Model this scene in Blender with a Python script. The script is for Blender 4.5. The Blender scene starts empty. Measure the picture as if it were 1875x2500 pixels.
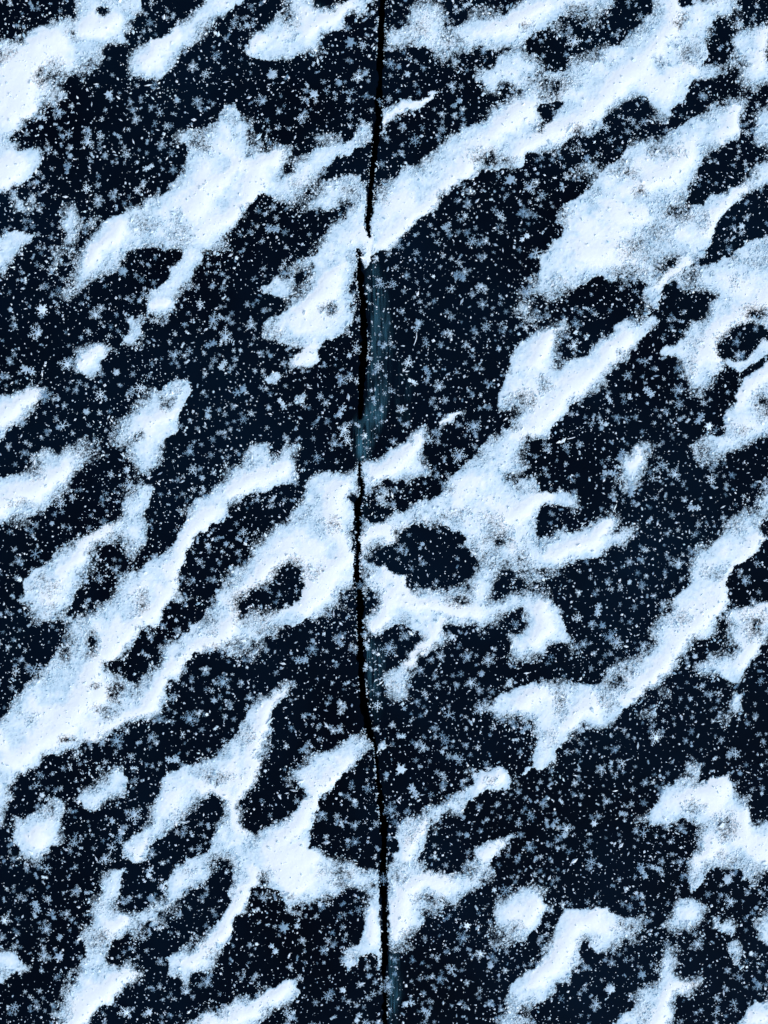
import bpy, math, random
import numpy as np

# ------------------------------------------------------------------ camera, sky, sun, exposure
S = 0.00025                      # metres per photograph pixel (the frame is 0.47 m x 0.625 m of lake ice)
W, H = 1875.0, 2500.0
SC = bpy.context.scene
COL = SC.collection
CAM_Z = 1.4
cam_data = bpy.data.cameras.new('camera')
cam = bpy.data.objects.new('camera', cam_data)
COL.objects.link(cam)
cam.location = (0, 0, CAM_Z)
cam.rotation_euler = (0, 0, 0)
cam_data.sensor_fit = 'VERTICAL'
cam_data.sensor_height = 24.0
cam_data.sensor_width = 18.0
cam_data.lens = 24.0 * CAM_Z / (H * S)
cam_data.clip_start = 0.05
cam_data.clip_end = 500.0
SC.camera = cam

SUN_EL, SUN_AZ = 42.0, 128.0     # soft light from the lower right of the picture
world = bpy.data.worlds.new('World')
SC.world = world
world.use_nodes = True
nt = world.node_tree
bg = nt.nodes.get('Background') or nt.nodes.new('ShaderNodeBackground')
out = nt.nodes.get('World Output') or nt.nodes.new('ShaderNodeOutputWorld')
sky = nt.nodes.new('ShaderNodeTexSky')
sky.sky_type = 'NISHITA'
sky.sun_disc = False
sky.sun_elevation = math.radians(SUN_EL)
sky.sun_rotation = math.radians(SUN_AZ)
nt.links.new(sky.outputs[0], bg.inputs[0])
nt.links.new(bg.outputs[0], out.inputs[0])
bg.inputs[1].default_value = 0.13
sun_data = bpy.data.lights.new('sun', 'SUN')
sun_data.energy = 1.45
sun_data.angle = math.radians(35)
sun_data.color = (1.0, 0.98, 0.92)
sun = bpy.data.objects.new('sun', sun_data)
COL.objects.link(sun)
sun.rotation_euler = (math.radians(90 - SUN_EL), 0, math.radians(180 - SUN_AZ))
SC.view_settings.view_transform = 'Standard'
SC.view_settings.look = 'None'
SC.view_settings.gamma = 1.0
SC.view_settings.use_curve_mapping = False
SC.view_settings.exposure = 0.52

# ------------------------------------------------------------------ the drifts, read off the photograph
# Tiles of 640 px, read at 2.592 times: T<column><row>.
TX = (0, 620, 1235)
TY = (0, 620, 1240, 1860)
Z = 1659 / 640.0
DRIFTS = r"""
drift|broad snow drift in the top left corner with a thick white rim facing bare ice|big top left drift
+ 9 T00 470,-60 470,110 400,150 300,185 200,200 130,235 20,285 -150,300 -150,700 -150,1240 0,1210 60,1180 150,1150 200,1110 240,1060 245,1000 230,950 120,945 85,900 90,830 130,790 130,750 190,755 220,720 240,660 260,620 330,640 400,600 440,500 560,460 650,400 660,310 720,280 790,250 800,200 830,110 900,40 890,-60
- 5 T00 225,440 250,420 275,440 265,500 235,515 222,490
- 7 T00 600,50 650,35 705,45 690,80 640,115 610,110
- 6 T00 130,762 200,768 240,800 245,930 130,935 95,890 98,835 130,800
- 9 T00 -40,340 30,345 90,335 60,365 0,390 -40,395
t T00 455,210 45,50 .5
t T00 340,470 100,120 .42
t T00 560,430 100,60 .3
t T00 330,600 60,60 .3
t T00 120,250 60,40 .3
c 90 T00 90,420 90,560 80,680
c 60 T00 60,1060 40,1130
c 34 T00 330,235 230,280 190,420 175,560 185,680 150,730
c 30 T00 560,150 640,170 720,130
g T00 150,1290 85,65 .55
g T00 60,1230 70,40 .45
g T00 20,1360 40,120 .25
drift|small bright snow tongue at the left edge below the big corner drift|small left edge tongue
+ 6 T00 -150,1500 60,1470 170,1490 215,1510 150,1545 110,1570 60,1640 20,1690 -150,1720
g T00 90,1600 60,40 .35
g T01 20,80 30,60 .4
drift|slanting pale snow streak second from the left along the top edge|slanting top streak
+ 11 T00 1330,-60 1270,50 1210,100 1160,180 1060,220 960,270 870,330 830,370 805,420 850,470 930,490 1010,495 1070,450 1150,350 1190,300 1250,200 1330,120 1450,60 1540,0 1540,-60
c 24 T00 1120,230 1000,300 940,400
g T00 1150,400 70,50 .25
drift|snow drift at the top edge left of the crack around a dark rounded hollow|top drift left of the crack
+ 10 T10 230,-60 200,80 100,150 0,240 -60,290 -40,340 30,365 90,385 200,370 250,330 380,290 450,205 560,165 620,90 660,60 760,10 780,-60
- 4 T10 375,-60 385,50 470,72 560,45 640,-5 650,-60
c 22 T10 630,45 480,110 350,210
c 20 T10 40,250 -20,300
t T10 250,130 80,90 .25
drift|many-peaked snow drift left of the crack with a tall peak and trailing lower tail|many-peaked left drift
+ 9 T00 1490,650 1410,680 1380,730 1290,790 1150,830 1140,880 1210,960 1190,1060 1110,1150 1050,1240 940,1250 860,1300 780,1360 660,1410 570,1510 540,1590 500,1680 470,1737 430,1847 500,1797 560,1737 680,1697 800,1630 880,1590 1000,1580 1120,1590 1220,1590 1310,1570 1420,1500 1490,1390 1560,1300 1640,1250 T10 100,1240 250,1240 330,1210 400,1130 440,1050 560,1000 680,955 740,890 765,850 760,760 690,790 650,870 540,940 400,960 270,1030 200,1110 170,1060 205,955 160,955 30,980 T00 1600,1000 1560,1010 1545,760 1510,740
+ 12 T01 1290,-40 1270,60 1190,170 1125,230 1110,330 1050,370 940,365 920,320 930,240 1030,190 1090,110 1150,40 1150,-60
- 7 T00 870,1615 980,1590 1100,1590 1150,1640 1100,1690 900,1700
t T00 1290,900 110,80 .3
t T00 920,1420 120,60 .2
t T00 1150,1480 110,130 .28
t T10 330,1170 90,60 .4
c 26 T00 1590,1060 1480,1060 1340,1160 1220,1330
c 26 T00 1640,1180 1540,1290 1420,1400
c 26 T00 760,1450 620,1580 560,1660
c 28 T10 180,965 60,1030 0,1150 -60,1230
c 20 T01 1060,290 980,320
g T10 470,900 80,70 .5
g T00 1600,930 60,70 .5
g T00 1400,1560 80,70 .4
g T00 1560,1360 40,60 .4
g T00 600,1420 60,60 .4
g T10 30,1330 70,50 .5
drift|narrow grainy snow wisp rising below the left end of the peaked drift|grainy wisp on the left
+ 11 T00 440,1340 500,1390 480,1480 440,1560 400,1600 380,1680 330,1690 320,1620 400,1540 430,1450
g T01 370,50 60,50 .5
drift|snow patch pressed against the left side of the crack below its jog|patch against the crack
+ 9 T10 705,1090 600,1105 480,1155 430,1230 370,1310 450,1325 560,1290 630,1290 600,1410 480,1460 400,1580 330,1670 T11 400,60 380,180 300,280 170,370 60,430 50,500 150,560 230,600 300,620 220,700 260,745 330,720 400,650 450,560 540,500 620,430 640,330 620,230 640,130 720,-20 760,-40 T10 760,1560 730,1470 700,1400 720,1260
+ 6 T10 650,1480 760,1540 765,1659 T11 760,40 700,100 690,60 680,0 670,-40
t T11 480,350 60,50 .5
t T10 600,1200 80,70 .35
t T11 120,480 70,60 .3
c 24 T10 700,1420 720,1540 740,1640
c 26 T11 560,80 460,200 300,340
c 20 T11 390,600 280,690
g T11 310,80 110,40 .5
g T11 600,480 60,60 .3
g T11 740,90 60,60 .4
drift|small grainy snow lump left of the crack patch|grainy lump
+ 9 T11 160,130 200,180 220,240 160,260 90,250 60,215 110,170
drift|thin white wisp pointing right from the crack near the top|thin wisp right of the crack
+ 7 T10 795,750 850,660 1000,640 1150,595 1185,600 1100,655 1000,700 900,750 830,830 805,850
c 16 T10 1140,605 960,690 830,770
g T10 860,650 50,30 .5
drift|long thick snow ridge from the crack to the top right with bright lower edge|long upper right ridge
+ 8 T10 765,1190 880,1150 960,1090 1040,1010 1130,970 1200,900 1290,840 1400,800 1500,710 1600,640 T20 60,600 90,560 200,490 330,450 480,400 610,330 720,260 800,170 880,110 950,20 980,-60 1480,-60 1480,60 1400,80 1330,80 1290,170 1260,240 1280,330 1240,430 1350,380 1500,360 1500,450 1400,455 1300,490 1200,530 1150,580 1080,680 1030,740 980,700 920,650 850,605 760,595 700,625 640,690 600,770 560,850 480,860 330,900 250,950 130,1000 80,1050 -30,1060 T10 1560,1060 1440,1100 1330,1140 1230,1200 1140,1290 1060,1390 980,1450 920,1520 890,1580 800,1610 770,1620 755,1540 745,1450 750,1350 770,1240
+ 11 T10 1410,470 1540,420 1600,340 1680,320 1750,400 1800,470 1750,560 1640,570 1560,520 1520,580 1460,520
- 5 T20 215,660 280,640 370,645 340,700 290,770 240,850 190,845 230,770 210,720
- 8 T20 1100,-60 1100,20 1140,55 1210,15 1290,0 1380,-10 1450,-60
- 10 T20 -40,540 20,540 50,600 10,650 -40,640
t T20 310,560 110,80 .6
t T20 1095,125 45,60 .5
t T20 1160,330 90,90 .35
t T20 990,410 45,35 .35
t T20 470,820 120,50 .35
t T10 1480,1010 110,70 .5
t T10 830,1220 60,70 .4
t T10 1580,1020 90,60 .4
t T20 560,370 120,50 .3
t T20 800,170 70,60 .3
c 34 T20 1060,30 1050,200 950,300 860,400 700,530 560,700 400,800 250,860 100,950
c 30 T10 1360,1010 1330,1120 1150,1240 1000,1400 880,1510 800,1550
c 30 T20 -100,850 40,760 150,700
c 20 T20 1210,450 1120,430
g T10 1340,1200 110,60 .4
g T10 850,1580 60,70 .5
g T10 1400,1090 80,60 .5
g T20 960,720 60,80 .5
g T20 400,920 120,40 .4
drift|soft grainy snow bank running along the top edge right of the crack|grainy bank at the top
+ 12 T10 900,180 960,130 1020,80 1080,40 1150,80 1180,130 1210,200 1300,170 1400,130 1500,110 1600,90 T20 80,45 140,10 200,-60 740,-60 640,50 560,90 420,70 330,100 240,170 150,230 80,290 0,290 T10 1540,310 1430,300 1330,320 1260,370 1190,360 1150,290 1060,280 960,300 880,300 830,335 830,290 890,230
t T10 1050,190 120,90 .3
t T10 1220,270 80,80 .35
t T20 140,160 60,40 .4
t T20 480,60 130,50 .35
c 26 T20 260,30 100,110 -60,170
g T20 300,150 90,50 .4
g T20 0,330 90,60 .5
g T20 50,400 90,50 .5
drift|snow wedge between dark hollows at the top of the right edge|wedge at the right edge
+ 9 T20 1380,340 1440,260 1500,190 1600,180 1720,150 1720,530 1540,530 1500,450 1420,400
- 6 T20 1645,260 1720,230 1720,420 1655,400 1640,330
t T20 1400,290 60,60 .5
t T20 1440,420 90,50 .4
c 26 T20 1620,200 1610,420
g T20 1450,130 50,50 .45
g T20 1590,100 60,50 .3
g T20 940,650 50,60 .4
drift|grainy white snow patch on the right edge beside a narrow dark channel|grainy right edge patch
+ 11 T20 1740,650 1620,720 1560,830 1600,900 1640,940 1740,1000
drift|wide pale snow field on the right with a rounded bright knob at its upper corner|wide right field
+ 9 T20 980,860 1010,850 1130,780 1230,730 1350,655 1480,645 1490,680 1460,760 1450,880 1410,930 1330,960 1250,1000 1190,1100 1150,1200 1140,1290 1300,1330 1280,1500 1260,1659 T21 1100,30 1020,110 900,200 780,165 700,155 600,145 530,170 420,220 300,245 190,225 200,150 230,80 240,0 T20 260,1570 350,1500 360,1420 300,1380 330,1330 400,1270 500,1220 560,1170 600,1080 700,1040 760,970 840,900
t T20 1000,960 130,60 .45
t T20 850,1210 40,60 .5
t T20 1100,1330 110,90 .45
t T20 820,1580 120,90 .45
t T20 760,1070 110,60 .4
t T21 780,110 160,60 .5
t T20 340,1380 80,60 .4
t T20 960,1480 110,60 .3
t T21 330,190 120,50 .3
t T21 1000,70 90,60 .35
c 30 T20 1450,680 1430,800 1370,880
c 30 T20 1130,1010 980,1120 860,1180
c 36 T20 860,1360 740,1400 640,1290
c 26 T20 740,1560 480,1620
g T20 540,1080 120,70 .4
g T20 1020,760 60,80 .5
g T20 1280,1000 80,60 .4
g T21 150,130 60,50 .5
g T21 100,360 75,70 .5
g T21 150,230 60,40 .4
drift|sharp narrow snow ridge with a bright pointed head near the right edge|narrow pointed ridge
+ 7 T20 1740,1010 1620,1050 1530,1090 1490,1170 1430,1195 1330,1250 1260,1300 1190,1400 1180,1600 T21 1090,0 1040,60 990,140 900,210 870,280 800,350 830,400 900,400 940,320 970,220 1060,160 1200,75 1235,30 T20 1240,1640 1300,1540 1320,1460 1340,1400 1370,1360 1400,1305 1470,1290 1520,1230 1560,1210 1640,1180 1740,1130
t T20 1560,1090 60,40 .4
t T21 850,340 50,60 .4
t T20 1250,1400 60,90 .3
c 24 T20 1500,1200 1420,1260 1340,1360 1270,1480
c 22 T21 1150,60 1040,130 960,190
drift|hooked snow drift on the right edge curling round a dark round hollow|hooked right edge drift
+ 8 T20 1740,1460 1640,1490 1560,1530 1470,1590 1390,1659 T21 1310,95 1160,100 1060,160 1120,250 1200,220 1340,220 1380,250 1330,300 1240,400 1170,440 1110,540 1080,580 1000,580 970,630 1060,640 1110,690 1130,770 1200,840 1240,830 1310,770 1390,730 1500,725 1560,680 1650,640 1740,600 1740,300
- 7 T21 1322,600 1330,550 1400,480 1480,440 1560,430 1640,460 1740,440 1740,560 1640,550 1580,590 1520,660 1450,680 1390,690 1340,660
t T21 1170,170 100,60 .35
t T21 1590,370 90,60 .6
t T21 1200,560 80,70 .3
t T21 1180,700 60,90 .3
t T20 1600,1659 70,60 .2
t T21 1450,170 80,90 .2
c 30 T21 1740,260 1600,310 1500,380 1380,460 1305,540 1305,640 1340,690
g T21 1200,880 50,50 .4
g T21 1240,220 80,40 .4
g T21 1580,620 80,60 .4
drift|steep bright snow ridge on the right edge fading to grains at its lower end|steep right edge ridge
+ 9 T21 1740,640 1620,700 1530,790 1470,870 1430,950 1390,1040 1390,1130 1300,1170 1220,1190 1170,1270 1200,1330 1280,1340 1370,1300 1440,1240 1530,1190 1640,1130 1740,1090
t T21 1640,970 80,100 .5
t T21 1450,1120 120,60 .35
t T21 1270,1270 70,60 .3
c 26 T21 1700,720 1560,830 1470,940
drift|forked snow ridge right of the crack with a dark notch between its two prongs|forked ridge
+ 8 T21 380,432 330,470 200,510 110,550 60,620 45,690 0,760 -34,850 T11 1540,900 1540,970 1600,980 1659,990 T21 80,1000 60,1060 0,1120 T11 1560,1150 1470,1220 1400,1300 1500,1400 1700,1350 T21 50,1330 60,1250 80,1180 160,1150 270,1140 290,1090 340,1030 430,960 540,870 610,830 650,770 670,700 720,650 780,600 830,530 900,490 950,450 950,410 870,400 760,410 690,440 620,530 540,600 450,660 380,715 310,730 300,640 295,560 340,500
t T21 90,930 90,60 .6
t T21 40,960 70,60 .5
t T21 240,840 90,60 .3
t T21 620,500 70,60 .3
c 30 T21 340,470 240,580 200,680 
c 30 T21 780,540 640,640 560,740 420,860 300,980 200,1080 90,1130
g T11 1590,960 60,60 .4
g T21 930,420 40,40 .4
g T21 840,350 50,60 .4
g T21 620,920 40,60 .3
drift|wide snow drift right of the crack wrapping a large dark ragged hollow|wide hollowed drift
+ 8 T11 1659,1060 1560,1150 1470,1220 1400,1300 1340,1330 1260,1370 1215,1440 1150,1530 1060,1580 980,1600 900,1650 T12 860,70 760,100 690,95 685,300 730,300 900,300 1100,300 1400,380 1440,400 1500,360 1540,330 1600,360 T22 100,390 200,375 330,360 480,335 600,295 700,235 810,130 740,155 640,180 680,130 690,80 650,40 590,70 560,115 420,150 260,185 190,190 190,90 225,0 T21 240,1590 330,1580 430,1590 420,1510 300,1500 210,1510 215,1430 130,1420 0,1430 -30,1380 40,1150
- 7 T12 900,140 950,110 1050,80 1130,95 1240,140 1340,170 1330,230 1380,300 1390,370 1300,470 1220,525 1150,500 1080,490 990,530 968,520 970,460 940,420 890,430 860,370 780,360 745,330 740,270 830,220 890,190
+ 9 T12 1330,280 1480,190 1570,290 1500,420 1450,600 1330,650 1240,570 1300,490 1390,400
g T12 1240,500 90,40 .4
g T12 1380,250 60,60 .4
t T12 1500,110 120,120 .3
t T12 1550,200 110,70 .55
t T12 1430,300 70,70 .4
t T11 1230,1480 60,50 .3
t T22 100,330 100,60 .4
t T12 1250,50 140,50 .3
c 30 T21 260,1520 120,1620 0,1680
c 30 T22 650,100 560,200 420,260 300,290
c 24 T12 840,140 740,180 690,230
g T12 1200,180 60,60 .4
g T12 1020,420 60,50 .2
g T22 150,430 120,60 .45
g T22 300,420 60,50 .35
g T21 180,1420 90,40 .4
drift|crisp white snow tongue touching the right side of the crack above the hollow|crisp tongue by the crack
+ 6 T11 698,1320 780,1310 880,1240 990,1180 1080,1100 1095,1130 1055,1230 1060,1310 1100,1390 1060,1430 980,1440 870,1440 780,1470 700,1530 690,1400
t T11 850,1450 45,35 .5
c 30 T11 1050,1160 900,1330 760,1400
g T11 820,1560 90,90 .6
g T11 980,1480 90,60 .45
g T11 730,1610 40,60 .4
g T12 760,30 80,70 .45
drift|snow drift below the hollow with a thin curved tail running down and left|curve-tailed drift
+ 8 T12 690,300 740,350 790,372 860,375 890,432 968,445 972,532 1060,492 1160,503 1230,530 1300,480 1400,370 1460,300 1520,330 1460,390 1450,450 1440,590 1460,630 1600,600 1660,592 T22 100,600 30,640 T12 1530,680 1480,740 1430,790 1380,750 1290,720 1200,740 1180,850 1100,900 1050,960 1000,1020 970,1080 970,1190 900,1200 850,1140 845,1080 880,1030 960,970 1040,900 1100,850 1060,790 960,750 880,740 800,790 760,780 740,730 700,700 695,600 695,450
t T12 1290,590 70,26 .65
t T12 740,580 70,90 .5
t T12 720,430 50,90 .35
+ 6 T12 880,440 960,515 1160,510 1240,555 1250,640 1480,655 1440,725 1190,725 1080,810 960,750 860,730 800,770 760,720 840,560
t T12 1330,500 70,60 .35
t T12 900,1120 60,60 .3
c 26 T12 850,390 900,500 830,680 780,750
c 26 T12 920,470 1000,600 1180,620 1420,660
c 22 T12 1180,720 1100,860 980,990
g T12 760,770 60,50 .4
g T12 1300,560 100,50 .4
g T12 1030,780 60,60 .4
g T12 1360,780 60,40 .3
drift|three-lobed soft snow patch alone right of the curve-tailed drift|three-lobed patch
+ 10 T22 0,580 160,570 270,580 310,640 350,730 400,790 410,840 370,860 320,845 250,880 220,950 130,950 60,910 65,830 130,770 140,690 100,630 20,625 -40,620
c 26 T22 240,620 240,760 170,860
g T22 390,840 50,40 .4
g T22 210,970 40,40 .4
drift|large snow drift left of the crack cut by an oval dark hollow|large drift left of the crack
+ 8 T11 665,1320 560,1370 450,1380 370,1420 360,1500 310,1590 250,1659 T12 180,130 60,230 0,290 T02 1540,360 1430,470 1380,540 1300,620 1250,710 1190,780 1100,840 1050,920 1000,980 930,1060 870,1110 840,1180 800,1260 500,1320 450,1450 500,1500 600,1470 690,1410 800,1360 900,1310 1000,1270 1040,1200 1050,1090 1130,1080 1150,1010 1190,960 1280,900 1330,900 1440,940 1540,940 T12 0,860 100,790 170,750 290,730 360,690 400,650 470,615 530,570 600,480 640,430 640,260 640,100 T11 650,1600 665,1420
- 7 T12 160,365 200,338 290,340 318,400 300,470 310,560 240,635 150,650 0,685 -100,720 -140,650 -115,560 -60,505 0,490 110,470 120,410
- 6 T11 585,1545 620,1512 662,1512 662,1645 630,1600 610,1570
t T12 220,430 90,80 -.5
t T12 520,120 80,60 .3
t T12 560,540 60,60 .5
t T02 1340,740 80,60 .25
t T02 1350,920 100,60 .5
t T02 1500,880 100,50 .4
t T12 380,420 60,80 .25
t T12 60,740 90,50 .3
c 34 T12 540,-120 480,20 560,240 600,330
c 34 T12 540,330 420,480 330,640
c 28 T12 300,320 150,340 40,420 T02 1500,570 1480,650 1460,780 1300,850 1200,930 1060,1050 1000,1200 850,1310 700,1390 560,1460
g T12 580,640 40,40 .3
g T12 100,690 120,50 .45
g T12 60,560 80,60 .3
g T12 260,420 60,60 .35
g T02 1480,940 120,50 .45
g T02 1120,1040 60,60 .4
drift|largest snow ridge running from the left edge up past a white knob by the crack|largest left ridge
+ 8 T11 -40,1250 0,1215 60,1210 110,1320 170,1290 215,1220 265,1210 235,1280 250,1350 265,1400 220,1450 150,1470 50,1480 T01 1550,1500 1440,1560 1420,1659 T02 1380,80 1290,130 1230,200 1170,290 1160,370 1140,500 1140,570 1250,580 1100,620 1010,660 1020,740 930,740 870,850 790,850 740,930 670,960 690,1050 800,1090 860,1120 850,1250 700,1400 600,1470 500,1500 400,1540 270,1570 240,1640 T03 150,60 60,120 40,200 30,330 0,370 -150,400 T02 -150,1450 0,1340 50,1290 120,1210 170,1120 250,1060 330,970 370,900 390,800 450,720 520,640 640,580 730,510 800,450 880,390 980,310 1080,220 1150,160 T01 1200,1620 1340,1520 1440,1450 1500,1390 1580,1290
t T02 410,1450 60,24 .6
t T02 740,1160 65,80 .6
t T02 590,860 55,95 .55
t T02 890,590 55,85 .4
t T02 700,1000 50,60 .4
t T02 540,650 90,60 .35
t T02 420,900 60,90 .35
t T02 640,1280 90,50 .35
t T02 600,1130 60,20 .4
t T02 950,800 70,50 .3
t T02 230,1330 130,60 .2
c 34 T02 1340,40 1200,190 1120,330 1090,480 1010,640 880,740 720,880 640,970 560,1100 
c 44 T02 640,1180 500,1250 400,1380 200,1540 60,1600
c 30 T11 180,1350 80,1390 T01 1580,1430 1480,1500
c 30 T02 -60,1430 60,1560 120,1620
g T02 1180,60 60,60 .4
g T02 960,760 80,60 .5
g T02 1240,600 60,40 .5
g T02 820,860 50,50 .4
g T02 340,800 60,90 .35
g T02 100,1110 90,70 .3
g T02 420,720 60,50 .4
g T02 440,1540 120,40 .45
g T11 60,1200 60,40 .5
g T02 20,1240 50,60 .3
g T02 1280,640 60,60 .35
g T03 40,200 40,120 .4
drift|S-shaped snow ridge with grainy foot left of the largest ridge|S-shaped ridge
+ 9 T01 940,1450 990,1490 950,1570 900,1640 T02 900,60 925,120 910,200 860,280 810,250 790,195 720,180 660,200 600,240 570,300 540,380 490,400 480,500 450,590 370,690 310,730 250,690 200,610 120,590 160,560 150,480 180,400 290,370 340,300 440,220 540,160 640,110 720,80 750,20 T01 780,1590 860,1520
t T02 300,500 120,70 .28
t T02 830,220 60,60 .3
t T02 320,640 90,60 .3
c 26 T02 700,110 560,200 490,300 420,400
g T02 330,730 110,50 .4
g T02 860,250 50,60 .4
g T02 480,480 30,60 .3
drift|plump white snow tongue entering from the left edge at mid height|plump left edge tongue
+ 6 T01 -150,1000 0,930 100,880 200,842 290,850 240,910 210,980 150,1050 80,1090 0,1170 -150,1220
c 30 T01 240,860 120,950 20,1050
g T01 120,1080 60,40 .4
g T01 320,890 50,50 .25
g T01 20,1150 40,40 .4
drift|broad mottled snow patch at the left edge below the plump tongue|mottled left edge patch
+ 10 T01 -150,1450 0,1410 130,1370 200,1300 280,1210 330,1210 370,1240 470,1180 530,1130 600,1190 605,1270 540,1350 450,1420 380,1490 310,1540 290,1610 T02 260,30 150,50 50,80 0,90 -150,110
t T01 520,1220 90,90 .3
t T01 230,1380 110,60 .25
t T01 150,1600 140,50 .3
c 30 T01 420,1360 300,1470 100,1560 -60,1600
g T01 220,1290 60,50 .4
g T02 100,80 120,40 .4
drift|little white snow mound alone on dark ice left of centre|little white mound
+ 7 T01 480,700 520,640 590,592 660,590 710,600 670,660 630,690 620,750 570,780 500,755
c 18 T01 640,610 560,650 530,710
g T01 720,640 45,45 .45
g T01 590,770 50,30 .4
drift|short narrow snow fleck rising to a fine tip above the little mound|short narrow fleck
+ 7 T01 885,360 900,390 940,400 905,470 865,540 810,570 770,545 800,480 830,420 870,400
g T01 750,490 35,40 .5
g T01 870,560 40,40 .3
drift|leaf-shaped pale snow patch standing alone with a thin stalk pointing down|leaf-shaped patch
+ 10 T01 1110,780 1170,775 1200,870 1180,960 1130,1030 1110,1110 1030,1180 990,1240 950,1320 915,1390 890,1330 850,1260 880,1200 760,1160 780,1090 870,1020 930,950 980,880 1050,820
t T01 1050,940 55,50 .45
t T01 870,1160 50,45 .5
t T01 1130,870 50,60 .2
c 18 T01 1120,1000 1000,1040 940,1060
g T01 840,980 90,50 .3
g T01 760,1080 50,60 .3
drift|small snow fleck in a dark field between the leaf patch and the crack|small fleck near the crack
+ 7 T11 60,800 100,760 150,745 175,770 160,800 110,820
drift|small grainy snow clump nearer the crack than the small fleck|small grainy clump
+ 9 T11 250,930 300,890 335,895 325,940 285,975 260,960
drift|clean white sliver of snow alone on dark ice right of the crack|clean white sliver
+ 4 T11 1168,1062 1200,1040 1250,1010 1300,1000 1312,1018 1260,1042 1200,1078 1180,1087
c 12 T11 1190,1065 1290,1012
g T11 1320,1000 25,25 .4
drift|short upright snow fleck in the wide dark area near the right edge|short upright fleck
+ 10 T21 840,1220 880,1225 875,1300 840,1370 800,1440 760,1475 735,1440 725,1310 780,1270
c 16 T21 840,1260 800,1340
g T21 930,1110 45,55 .5
g T21 700,1280 40,60 .2
drift|branching snow drift in the lower left with a dark cave and arms reaching upward|branching lower drift
+ 8 T12 270,1090 200,1180 120,1240 100,1320 80,1430 60,1530 30,1560 38,1640 T13 10,110 -70,190 -107,240 -107,290 -77,340 -70,410 -30,440 0,460 110,380 230,320 300,250 320,180 280,130 240,80 340,40 T12 350,1640 400,1580 480,1540 570,1490 640,1430 690,1390 705,1440 740,1470 768,1490 750,1520 T13 640,20 560,80 500,140 430,210 390,290 370,370 342,440 350,560 390,560 420,570 470,640 650,660 720,720 790,745 785,780 620,800 520,830 440,810 420,850 330,880 240,910 180,850 120,800 30,770 -10,800 T03 1580,850 1540,920 1480,1010 1430,1130 1380,1230 1300,1320 1220,1340 1180,1400 1140,1360 1070,1330 1060,1260 1150,1200 1230,1140 1340,1060 1420,960 1460,850 1480,740 1460,660 1360,720 1280,760 1200,800 1130,870 1060,910 1050,870 1060,750 1110,650 1180,610 1280,590 1330,520 1350,430 1420,340 1445,240 1370,195 1280,220 1200,280 1180,380 1080,440 980,500 940,590 860,635 800,610 790,530 850,470 960,400 970,300 1000,200 1050,110 1130,50 T02 1160,1640 1280,1600 1390,1560 1410,1520 1500,1420 1570,1310 T12 0,1270 60,1200 180,1110
+ 6 T03 1425,270 1500,230 1510,300 1545,430 1570,560 1500,690 1420,640 1340,600 1360,440
- 8 T03 1380,690 1450,730 1460,790 1430,870 1380,950 1300,900 1310,800
t T03 1400,90 120,50 .35
t T03 1390,650 80,60 .45
t T13 80,720 60,60 .4
t T13 540,720 110,60 .4
t T03 1150,340 90,70 .25
t T13 270,120 50,60 .3
t T13 240,850 90,50 .3
t T02 1560,1450 70,90 .3
t T03 1200,690 100,60 .2
t T03 1330,1200 60,60 .2
c 28 T12 200,1170 60,1290 30,1450 0,1600 T13 -60,150 -110,240 
c 34 T13 600,20 430,150 340,320 200,480 100,560
c 40 T13 360,600 250,560 120,620 300,760 
c 24 T03 1280,160 1380,175 1460,210 1490,300 1520,450
c 26 T03 1620,700 1540,830 1450,1000 1330,1180 1220,1280
c 20 T03 920,500 860,580
g T03 1560,340 50,50 .55
g T13 260,930 60,70 .4
g T13 590,780 120,60 .4
g T13 250,110 60,60 .3
g T03 1080,460 90,50 .3
g T03 1180,1400 40,50 .35
g T03 1120,1310 70,50 .4
g T12 620,1440 60,50 .3
g T13 130,840 120,60 .3
drift|tiny white snow chip at the right lip of the crack|tiny chip at the crack
+ 5 T12 785,1500 825,1465 842,1490 815,1530 785,1540
g T12 770,1570 30,20 .4
drift|snow drift spreading right from the crack in the lower middle with two rising arms|two-armed lower drift
+ 8 T13 850,650 880,600 935,560 920,500 930,420 980,370 1060,350 1110,330 1110,400 1110,470 1080,540 1060,600 1080,690 1170,700 1200,750 1300,660 1390,590 1420,520 1490,480 1580,470 1630,490 1590,530 1500,580 1480,640 1480,720 1420,790 1330,830 1250,890 1170,930 1100,920 1030,940 1060,1000 1000,1080 950,1140 880,1165 862,1080 855,900 850,780
- 4 T13 1010,580 1040,572 1045,595 1015,602
t T13 1130,870 110,60 .45
t T13 900,720 60,80 .3
t T13 1350,700 90,60 .3
t T13 1000,450 70,70 .25
t T13 970,1090 60,60 .4
c 30 T13 1190,760 1080,720 960,840 900,960 880,1080
c 20 T13 1080,370 1010,500 970,600
c 20 T13 1560,510 1450,600
g T13 1150,900 120,60 .4
g T13 1590,520 60,40 .4
g T13 1100,640 40,60 .3
g T13 950,1180 60,40 .35
drift|chain of snow lumps ending in a square white block right of the crack|chain of snow lumps
+ 6 T13 1095,290 1160,270 1250,230 1340,200 1380,130 1370,60 1480,50 1590,30 1620,100 1620,180 1560,160 1460,190 1380,240 1330,290 1250,320 1160,360 1115,345
c 20 T13 1560,90 1430,160
t T13 1500,120 40,40 .25
g T13 1150,260 50,30 .4
g T13 1620,150 30,60 .4
g T13 1320,300 60,30 .4
drift|snow strip along the left lip of the crack near the bottom with a trailing foot|strip along the crack
+ 4 T13 785,830 812,900 818,1000 806,1090 802,1200 782,1310 768,1220 700,1220 640,1280 570,1330 540,1290 560,1220 640,1180 680,1120 700,1020 730,920
t T13 620,1240 70,50 .3
c 20 T13 770,950 750,1120
g T13 775,810 50,70 .55
g T13 720,960 40,80 .5
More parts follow.
